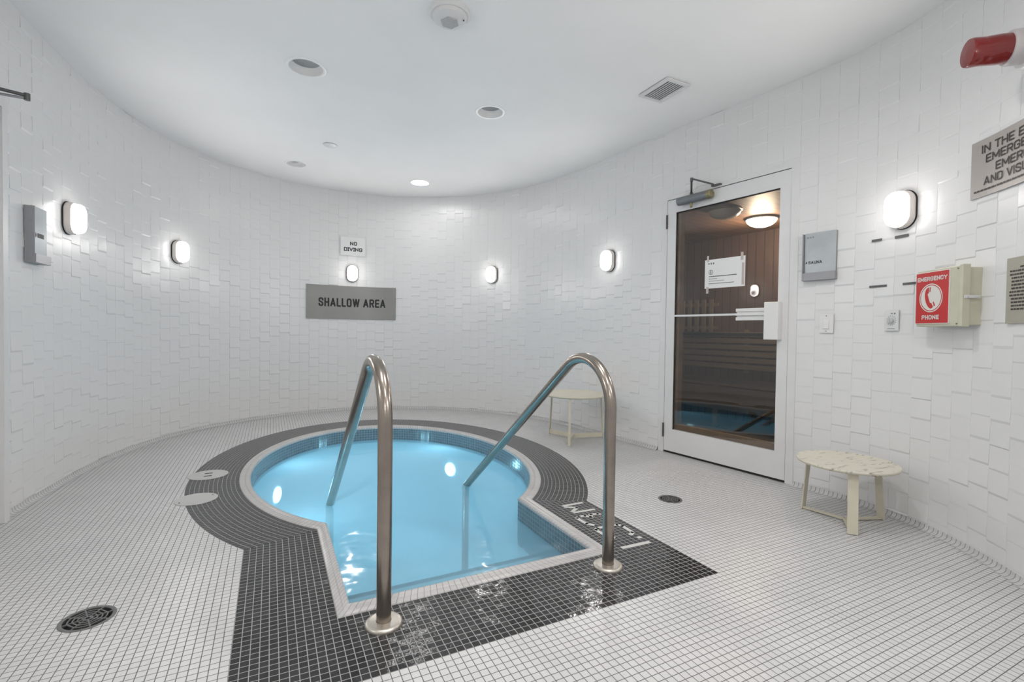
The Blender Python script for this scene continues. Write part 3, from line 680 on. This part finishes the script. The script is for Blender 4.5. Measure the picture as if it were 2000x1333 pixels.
# rules sign
e = empty('rules_sign', label='cream rules board with small dark print at the right edge', cat='sign')
plate('plate', 11.944, 12.30, 1.062, 1.338, OFF, .004, M_SIGNC, 12, e)
b = MB()
for k in range(13):
    z = 1.292 - k * .0145; s = 11.964 + (.0 if k in (1, 2, 7, 8) else .010 if k > 0 else .12)
    if k == 0: s = 12.02
    end = 12.27 - rr.uniform(0, .1)
    while s < end:
        w = rr.uniform(.006, .022); b.raw([fo(s, z), fo(s + w, z), fo(s + w, z + .0072), fo(s, z + .0072)], [(0, 1, 2, 3)]); s += w + .004
b.build('small_print', M_INKW, e)

# tape left-overs on the wall
for s0, s1, z0, z1, lab in ((11.171, 11.228, 1.547, 1.560, 'short strip of grey tape with a scuffed end on the wall, upper left of four'), (11.301, 11.376, 1.544, 1.558, 'strip of grey tape directly below the near right lamp'),
                         (11.164, 11.262, 1.282, 1.294, 'long strip of grey tape left of the phone box, above the timer'), (11.352, 11.525, 1.282, 1.294, 'strip of grey tape on the wall running behind the phone box')):
    o = plate('tape_strip', s0, s1, z0, z1, OFF - .001, .0015, M_TAPEG, 4); tag(o, lab, 'tape', 'grey tape strips left on the wall')

# switch and timer
e = empty('light_switch', wall_frame(10.922, 1.077, TD + .006), label='white rocker light switch on the wall right of the sauna door', cat='switch')
b = MB(); b.box(-.0415, .0415, -.006, 0, -.060, .060); b.build('cover_plate', M_WPLAST, e, bevel=.002)
b = MB(); b.raw([(-.017, -.007, -.033), (.017, -.007, -.033), (.017, -.007, .033), (-.017, -.007, .033), (-.016, -.014, -.032), (.016, -.014, -.032), (.016, -.008, .032), (-.016, -.008, .032)], [(0, 1, 5, 4), (1, 2, 6, 5), (2, 3, 7, 6), (3, 0, 4, 7), (4, 5, 6, 7), (3, 2, 1, 0)]); b.build('rocker', M_WPLAST, e)
b = MB(); b.box(-.019, -.0172, -.0065, -.005, -.035, .035); b.box(.0172, .019, -.0065, -.005, -.035, .035); b.box(-.019, .019, -.0065, -.005, -.037, -.034); b.build('rocker_gap', M_DLREF, e)
for z in (-.048, .048):
    b = MB(); b.lathe([(.003, 0), (.003, .0075)], 12, axis='y', c=(0, 0, z)); b.build('screw', M_DKGREY, e)
e = empty('sauna_timer', wall_frame(11.300, 1.090, TD + .006), label='square silver dial timer on the wall left of the phone box', cat='timer')
b = MB(); b.box(-.038, .038, -.008, 0, -.058, .058); b.build('face_plate', mat('timer_plate', (.70, .71, .71), .35, .1), e, bevel=.002)
b = MB(); b.lathe([(.017, .008), (.016, .022), (.012, .024), (.001, .024)], 32, axis='y', c=(0, 0, 0)); b.box(-.003, .003, -.028, -.022, -.014, .014); b.build('dial', mat('dial_plastic', (.55, .56, .57), .35), e, smooth=True)
b = MB()
for k in range(14):
    a = k / 14 * 2 * PI; c_, s_ = math.cos(a), math.sin(a); b.box(c_ * .025 - .002, c_ * .025 + .002, -.0086, -.008, s_ * .025 - .002, s_ * .025 + .002)
b.box(-.004, .008, -.0086, -.008, .036, .041); b.box(.014, .022, -.0086, -.008, .034, .042); b.box(-.022, .020, -.0086, -.008, -.048, -.045); b.build('dial_print', M_GINK, e)

# emergency phone box
e = empty('emergency_phone_box', wall_frame(11.665, 1.052, TD + .004), label='putty coloured wall box with red EMERGENCY PHONE panel and side latch', cat='emergency phone')
b = MB(); b.box(-.128, .128, -.062, 0, .006, .272); b.build('body', M_BOX, e, bevel=.004)
b = MB(); b.box(-.134, .136, -.092, -.064, 0, .280); b.box(.118, .137, -.096, -.060, -.003, .285); b.build('lid', M_BOX, e, bevel=.004, bseg=3)
yy = -.0975
b = MB(); b.box(-.134, .068, yy, -.0915, .014, .270); pn = b.build('red_panel', M_LETW, e)
b = MB(); b.box(-.131, .065, yy - .0006, yy, .017, .267); rp = b.build('panel_face', M_RED, pn)
y2 = yy - .0011; loc = lambda x, z: (x, y2, z)
b = MB(); block_text(b, 'EMERGENCY', -.124, .057, .225, .247, loc, .23, gap=.10); block_text(b, 'PHONE', -.091, .014, .035, .057, loc, .24, gap=.12)
cx, cz = -.0376, .141; fl = lambda p: (p[0], y2, p[1])
def ringf(r0, r1, y, n=40):
    for i in range(n):
        a, c = 2 * PI * i / n, 2 * PI * (i + 1) / n
        b.raw([(cx + math.cos(t) * r, y, cz + math.sin(t) * r) for t, r in ((a, r0), (c, r0), (c, r1), (a, r1))], [(0, 1, 2, 3)])
ringf(.0655, .0705, y2); ringf(.0001, .0615, y2); b.build('lettering', M_LETW, pn)
# handset: curved bar with an ear piece and a mouth piece, as red shapes
b = MB(); y3 = yy - .0016
def shape(px):
    pts = [(-.0376 + (X - 455) * .00031, .141 + (705 - Y) * .000305) for X, Y in px]
    L3 = [Vector((p[0], p[1], 0)) for p in pts]
    for t in tessellate_polygon([L3]): b.raw([(L3[i].x, y3, L3[i].y) for i in t], [(0, 1, 2)])
shape([(420,532),(385,542),(355,572),(340,620),(338,680),(350,740),(372,795),(402,840),(432,868),(470,880),(508,852),(472,788),(445,782),(425,735),(405,680),(395,640),(416,624)])
shape([(433,530),(454,536),(446,612),(428,604)]); shape([(498,772),(516,768),(548,832),(524,846)])
b.build('handset_symbol', M_RED, pn)
b = MB(); b.box(.1372, .142, -.090, -.020, .128, .142); b.box(.142, .147, -.074, -.046, .130, .140); b.build('latch', M_CHROME, e, bevel=.001)
b = MB(); b.box(.129, .1345, -.066, -.060, .125, .145); b.build('latch_loop', M_DKGREY, e)
for (x, z) in ((.108, .012), (.108, .268)):
    b = MB(); b.lathe([(.004, .092), (.004, .0945), (.001, .095)], 12, axis='y', c=(x, 0, z)); b.build('screw', M_BRASS, e)

# strobe at the upper right
e = empty('alarm_strobe', wall_frame(12.10, 2.155, TD + .004), label='red strobe alarm with white base high on the wall at the upper right', cat='alarm')
b = MB(); b.lathe([(.085, 0), (.085, .055), (.078, .062)], 48, axis='y', cap0=False); b.build('housing', M_WPLAST, e, smooth=True)
b = MB(); b.lathe([(.062, .060), (.066, .070), (.066, .112), (.061, .120), (.054, .121)], 48, axis='y'); b.build('collar', mat('alarm_collar', (.52, .49, .49), .35), e, smooth=True)
b = MB(); b.lathe([(.055, .118), (.056, .150), (.054, .185), (.053, .205), (.055, .238), (.052, .246), (.001, .250)], 48, axis='y'); b.build('lens', M_STROBE, e, smooth=True)
b = MB(); b.lathe([(.012, .118), (.012, .16)], 16, axis='y'); b.lathe([(.036, .118), (.044, .160), (.020, .162)], 32, axis='y'); b.build('reflector', mat('strobe_reflector', (.35, .02, .02), .3, .6), e, smooth=True)

# ------------------------------------------------------------------ sauna door
A = Vector((2.992, 3.105, 0)); B = Vector((3.128, 2.012, 0)); ex = (B - A).normalized(); ey = Vector((-ex.y, ex.x, 0))
DM = Matrix(((ex.x, ey.x, 0, A.x), (ex.y, ey.y, 0, A.y), (0, 0, 1, 0), (0, 0, 0, 1)))
d1 = empty('door_1', DM, kind='structure')
yf = -.022      # room face of the frame
b = MB(); WO = 1.100
b.box(-.006, .048, yf, .10, 0, 2.150); b.box(1.054, WO + .006, yf, .10, 0, 2.148); b.box(.048, 1.054, yf, .10, 2.118, 2.148)
b.build('frame', M_WHITE, d1, bevel=.0015)
b = MB(); b.box(.048, .0525, -.010, .03, .0, 2.118); b.box(1.0515, 1.054, .0, .03, 0, 2.118); b.box(.048, 1.054, -.012, .03, 2.1125, 2.118); b.build('shadow_gap', M_BLACK, d1)
l0, l1, lt = .0525, 1.0515, 2.1125
gx0, gx1, gz0, gz1 = .134, .980, .202, 2.003
b = MB(); ya, yb = -.020, .022
b.box(l0, gx0, ya, yb, .018, lt); b.box(gx1, l1, ya, yb, .018, lt); b.box(gx0, gx1, ya, yb, .018, gz0); b.box(gx0, gx1, ya, yb, gz1, lt)
leaf = b.build('leaf', M_WHITE, d1)
b = MB(); b.box(gx0, gx1, -.002, .004, gz0, gz1); b.build('glass_pane', M_GLASS, leaf)
b = MB(); g = .006
b.box(gx0, gx0 + g, -.012, -.003, gz0, gz1); b.box(gx0 + g, gx1, -.012, -.003, gz1 - g, gz1); b.build('glazing_gasket', M_BLACK, leaf)
b = MB(); b.box(l0, l1, -.012, .018, .001, .0185); b.build('leaf_gap_shade', M_BLACK, leaf)  # black strip stands in for the shade in the gap under the leaf
b = MB(); b.box(gx0 - .004, gx0 + .030, .008, .06, gz0, gz1); b.box(gx0 + .03, gx1, .008, .05, gz0, gz0 + .045); b.build('inner_trim', M_WOODF, leaf)
for z0 in (1.880, .130):
    b = MB(); b.lathe([(.0065, -.058), (.0065, .058)], 14, c=(.047, yf - .004, z0 + .058)); b.box(.040, .056, yf - .003, yf - .0005, z0, z0 + .116); b.build('hinge', M_DKGREY, leaf, smooth=True)
b = MB(); b.box(gx0, .70, -.016, -.004, 1.141, 1.156); b.build('glass_rail', M_WHITE, leaf)
b = MB(); b.box(.685, .935, -.034, -.014, 1.103, 1.127); b.box(.690, .935, -.028, -.014, 1.127, 1.166); b.box(.685, .935, -.034, -.014, 1.166, 1.190); b.box(.685, .935, -.040, -.030, 1.138, 1.154); b.build('push_bar', M_WPLAST, leaf, bevel=.002)
b = MB(); b.box(.915, 1.012, -.075, -.019, .968, 1.225); b.build('lock_case', M_WPLAST, leaf, bevel=.004, bseg=3)
# closer
b = MB(); b.loft([[(x, yf - .036 + .033 * math.cos(a), 2.072 + .033 * math.sin(a)) for a in [2 * PI * k / 24 for k in range(24)]] for x in (.185, .450)]); cl = b.build('closer_body', M_CLOSER, leaf, smooth=True)
b = MB(); b.loft([[(x, yf - .036 + r * math.cos(a), 2.072 + r * math.sin(a)) for a in [2 * PI * k / 24 for k in range(24)]] for x, r in ((.450, .034), (.482, .034), (.488, .028))]); b.build('closer_cap', M_BRASS, cl, smooth=True)
b = MB(); b.lathe([(.010, -.055), (.010, .0)], 16, c=(.300, yf - .03, 2.062)); b.build('closer_stud', M_BRASS, cl, smooth=True)
b = MB(); b.lathe([(.013, 2.09), (.013, 2.120)], 16, c=(.300, yf - .03, 0)); b.tube([(.300, yf - .03, 2.114), (.365, yf - .12, 2.186)], .008, 12); b.lathe([(.011, 2.176), (.011, 2.204)], 16, c=(.366, yf - .12, 0)); b.build('closer_arm', M_DKGREY, cl, smooth=True)
b = MB(); b.tube([(.366, yf - .12, 2.198), (.48, yf - .045, 2.146), (.49, yf - .020, 2.140)], .0065, 12); b.build('closer_forearm', M_DKGREY, cl, smooth=True)
b = MB(); b.box(.470, .545, yf - .026, yf - .001, 2.129, 2.139); b.build('closer_bracket', M_DKGREY, cl)

# notice taped on the glass
NM = DM @ Matrix.Translation((.568, -.0035, 1.467))
e = empty('paper_notice', NM, label='white printed notice taped to the glass of the sauna door', cat='notice')
b = MB(); b.box(-.165, .165, -.001, 0, -.112, .110); b.build('sheet', M_PAPER, e)
b = MB(); yy = -.0016
for x in (-.135, -.115, -.095): b.box(x, x + .009, yy, -.001, .073, .086)
for i in range(24):
    a, c = 2 * PI * i / 24, 2 * PI * (i + 1) / 24
    b.raw([(-.112 + math.cos(t) * r, yy, .012 + math.sin(t) * r) for t, r in ((a, .015), (c, .015), (c, .019), (a, .019))], [(0, 1, 2, 3)])
b.raw([(-.116, yy, .001), (-.108, yy, .001), (-.109, yy, .024), (-.114, yy, .024)], [(0, 1, 2, 3)])
b.box(-.13, .10, yy, -.001, -.024, -.018); b.box(-.13, -.06, yy, -.001, -.042, -.038); b.box(-.13, .0, yy, -.001, -.058, -.055); b.box(-.13, .08, yy, -.001, -.078, -.074); b.build('print', M_DKGREY, e)
for x0, x1, z0, z1 in ((-.148, -.130, .095, .142), (.130, .150, .080, .138), (-.150, -.130, -.150, -.100), (.140, .158, -.10, .06)):
    b = MB(); b.box(x0, x1, -.0025, -.001, z0, z1); b.build('tape', M_TAPE, e)

# ------------------------------------------------------------------ sauna room behind the door
def dl(x, y, z): return DM @ Vector((x, y, z))
SX0, SX1, SY, SZ = -2.05, 1.30, 1.95, 2.16
def panel(name, pts, m, thick=.02):
    b = MB(); P0 = [Vector(p) for p in pts]; nn = (P0[1] - P0[0]).cross(P0[2] - P0[0]).normalized() * thick
    b.loft([[p for p in P0], [p + nn for p in P0]]); o = b.build(name, m); o.matrix_world = DM; return structure(o)
panel('wall_sauna_back', [(SX0, SY, 0), (SX0, SY, SZ), (SX1, SY, SZ), (SX1, SY, 0)], M_WOODW)
M_WOODW2 = wood('sauna_side_boards', (.055, .030, .023), (.13, .075, .055), 1, .10)
panel('wall_sauna_left', [(SX0, .12, 0), (SX0, .12, SZ), (SX0, SY, SZ), (SX0, SY, 0)], M_WOODW2, -.02)
panel('wall_sauna_right', [(SX1, .12, 0), (SX1, .12, SZ), (SX1, SY, SZ), (SX1, SY, 0)], M_WOODW2)
panel('wall_sauna_front', [(1.09, .12, 0), (1.105, .12, SZ), (SX1, .12, SZ), (SX1, .12, 0)], M_WOODW, -.02)
panel('ceiling_sauna', [(SX0, .05, SZ), (SX0, SY, SZ), (SX1, SY, SZ), (SX1, .05, SZ)], M_WOODC, -.02)
panel('floor_sauna', [(SX0, .02, -.001), (SX1, .02, -.001), (SX1, SY, -.001), (SX0, SY, -.001)], mat('sauna_floor', (.08, .07, .06), .6), -.02)
# bench with slatted back
e = empty('sauna_bench', DM, label='wooden sauna bench with slatted back behind the glass door', cat='bench')
for k in range(5):
    b = MB(); b.box(SX0 + .03, SX1 - .03, 1.32 + k * .122, 1.32 + k * .122 + .108, .455, .485); b.build('seat_slat', M_WOODB, e, bevel=.004)
b = MB(); b.box(SX0 + .03, SX1 - .03, 1.33, 1.36, .20, .44); b.build('front_board', M_WOODB, e)
for x in (SX0 + .1, -.4, SX1 - .15):
    b = MB(); b.box(x, x + .06, 1.34, 1.40, 0, .455); b.build('leg', M_WOODB, e)
for k in range(6):
    b = MB(); b.box(SX0 + .03, SX1 - .03, 1.905, 1.925, .60 + k * .075, .60 + k * .075 + .052); b.build('back_slat', M_WOODB, e, bevel=.003)
for x in (SX0 + .25, -.4, SX1 - .4):
    b = MB(); b.box(x, x + .05, 1.926, 1.948, .56, 1.06); b.build('back_post', M_WOODB, e)
e = empty('heater_guard', DM, label='upright wooden slat guard inside the sauna left of the notice', cat='heater guard')
for k in range(7):
    b = MB(); b.box(-1.40 + k * .10, -1.355 + k * .10, 1.84, 1.86, 1.03, 1.42); b.build('upright_slat', M_WOODB, e)
b = MB(); b.box(-1.42, -.70, 1.862, 1.882, 1.06, 1.10); b.box(-1.42, -.70, 1.862, 1.882, 1.34, 1.38); b.build('rail', M_WOODB, e)
e = empty('ceiling_dome_light', Matrix.Translation((3.765, 3.135, SZ)), label='unlit dome standing in for a dim reflection, left of the glowing sauna light', cat='ceiling light')  # dome shape added in place of a dim reflection in the door glass
b = MB(); b.lathe([(.15, -.001), (.15, -.014), (.14, -.020)], 40, cap0=False); b.build('base', M_BRASS, e, smooth=True)
b = MB(); b.lathe([(.142, -.018), (.130, -.045), (.100, -.070), (.06, -.085), (.001, -.09)], 40, cap0=False); b.build('bowl', mat('reflection_dome_glass', (.50, .46, .42), .25), e, smooth=True)
e = empty('ceiling_dome_light', DM @ Matrix.Translation((.09, 1.35, SZ)), label='glowing glass dome light on the sauna ceiling seen through the door', cat='ceiling light')
b = MB(); b.lathe([(.15, -.001), (.15, -.014), (.14, -.020)], 40, cap0=False); b.build('base', M_BRASS, e, smooth=True)
b = MB(); b.lathe([(.142, -.018), (.130, -.045), (.100, -.070), (.06, -.085), (.001, -.09)], 40, cap0=False); b.build('bowl', M_DOME, e, smooth=True)
li = bpy.data.lights.new('dome_bulb', 'POINT'); li.energy = SAUNA_W; li.color = (1, .80, .58); li.shadow_soft_size = .08
lo = bpy.data.objects.new('dome_bulb', li); COL.objects.link(lo); lo.parent = e; lo.location = (0, 0, -.13)

# ------------------------------------------------------------------ door at the left edge
sm = (SE0 + SE1) / 2; EM = wall_frame(sm, 0, 0); WE = SE1 - SE0
d2 = empty('door_2', EM, kind='structure')
b = MB(); b.box(-WE / 2, -WE / 2 + .05, -.060, .05, 0, ZE); b.box(WE / 2 - .05, WE / 2, -.060, .05, 0, ZE); b.box(-WE / 2 + .05, WE / 2 - .05, -.060, .05, ZE - .05, ZE); b.build('frame', M_WHITE, d2, bevel=.002)
b = MB(); b.box(-WE / 2 + .053, WE / 2 - .053, -.012, .03, .012, ZE - .054); lf = b.build('leaf', M_WHITE, d2)
b = MB(); b.box(-.12, .14, -.07, -.012, 2.00, 2.055); cb2 = b.build('closer_body', M_CLOSER, lf, bevel=.006)
inv = EM.inverted(); el = inv @ Vector((-1.048, 3.127, 2.10)); ar = inv @ Vector((-1.185, 3.10, 2.105))
b = MB(); b.tube([(.09, -.045, 2.05), (.09, -.045, 2.095), (ar.x, ar.y - .01, 2.105), (el.x, el.y, el.z)], .008, 12); b.lathe([(.012, -.022), (.012, .010)], 16, c=(el.x, el.y, el.z)); b.build('closer_arm', M_DKGREY, cb2, smooth=True)
b = MB(); b.tube([(el.x, el.y, el.z - .014), (ar.x + .02, ar.y - .005, 2.085)], .006, 12); b.build('closer_forearm', M_ALU, cb2, smooth=True)
b = MB(); b.box(-WE / 2 - .02, WE / 2 + .02, .06, .07, 0, ZE + .02); o = b.build('trim_2', M_WHITE, None); o.matrix_world = EM; structure(o)

# ------------------------------------------------------------------ low tables
def table(x, y, h, r, fr, angs, lw, lab, chip, plate_base=0):
    e = empty('side_table', Matrix.Translation((x, y, 0)), label=lab, cat='side table', group='low round cream side tables')
    b = MB(); b.lathe([(r - .02, h - .020), (r - .006, h - .016), (r, h - .008), (r, h - .003), (r - .003, h + .001), (r - .010, h), (r - .016, h - .002), (.001, h - .002)], 64); b.build('top', chip, e, smooth=True)
    for k, a in enumerate(angs):
        d = Vector((math.cos(a), math.sin(a), 0)); t = Vector((-d.y, d.x, 0)) * lw / 2
        p0 = d * (fr - .025); p0.z = h - .018; p1 = d * fr; p1.z = .003; th = d * .007
        b = MB(); b.loft([[p0 - t, p0 + t, p0 + t - th, p0 - t - th], [p1 - t, p1 + t, p1 + t - th, p1 - t - th]]); lg = b.build('leg', M_CREAM, e, bevel=.0015)
        b = MB(); q0 = d * (fr - .004); q1 = d * .006
        if plate_base: b.loft([[q0 + t * s * .14 + Vector((0, 0, z)) for s, z in ((-1, .012), (1, .012), (1, plate_base), (-1, plate_base))], [q1 + t * s * .14 + Vector((0, 0, z)) for s, z in ((-1, .012), (1, .012), (1, plate_base), (-1, plate_base))]])
        else: b.loft([[q0 + t * s * .5 + Vector((0, 0, z)) for s, z in ((-1, .003), (1, .003), (1, .014), (-1, .014))], [q1 + t * s * .5 + Vector((0, 0, z)) for s, z in ((-1, .003), (1, .003), (1, .014), (-1, .014))]])
        b.build('base_bar', M_CREAM, e, bevel=.0015)
R_ = math.radians
table(2.786, 1.500, .325, .236, .217, (R_(217), R_(98), R_(-20)), .046, 'low round cream table with chipped top by the wall right of the sauna door', M_CHIP)
table(2.535, 3.740, .432, .300, .300, (R_(228), R_(109), R_(-11)), .022, 'taller round cream table behind the right handrail, left of the sauna door', M_CREAM, .055)
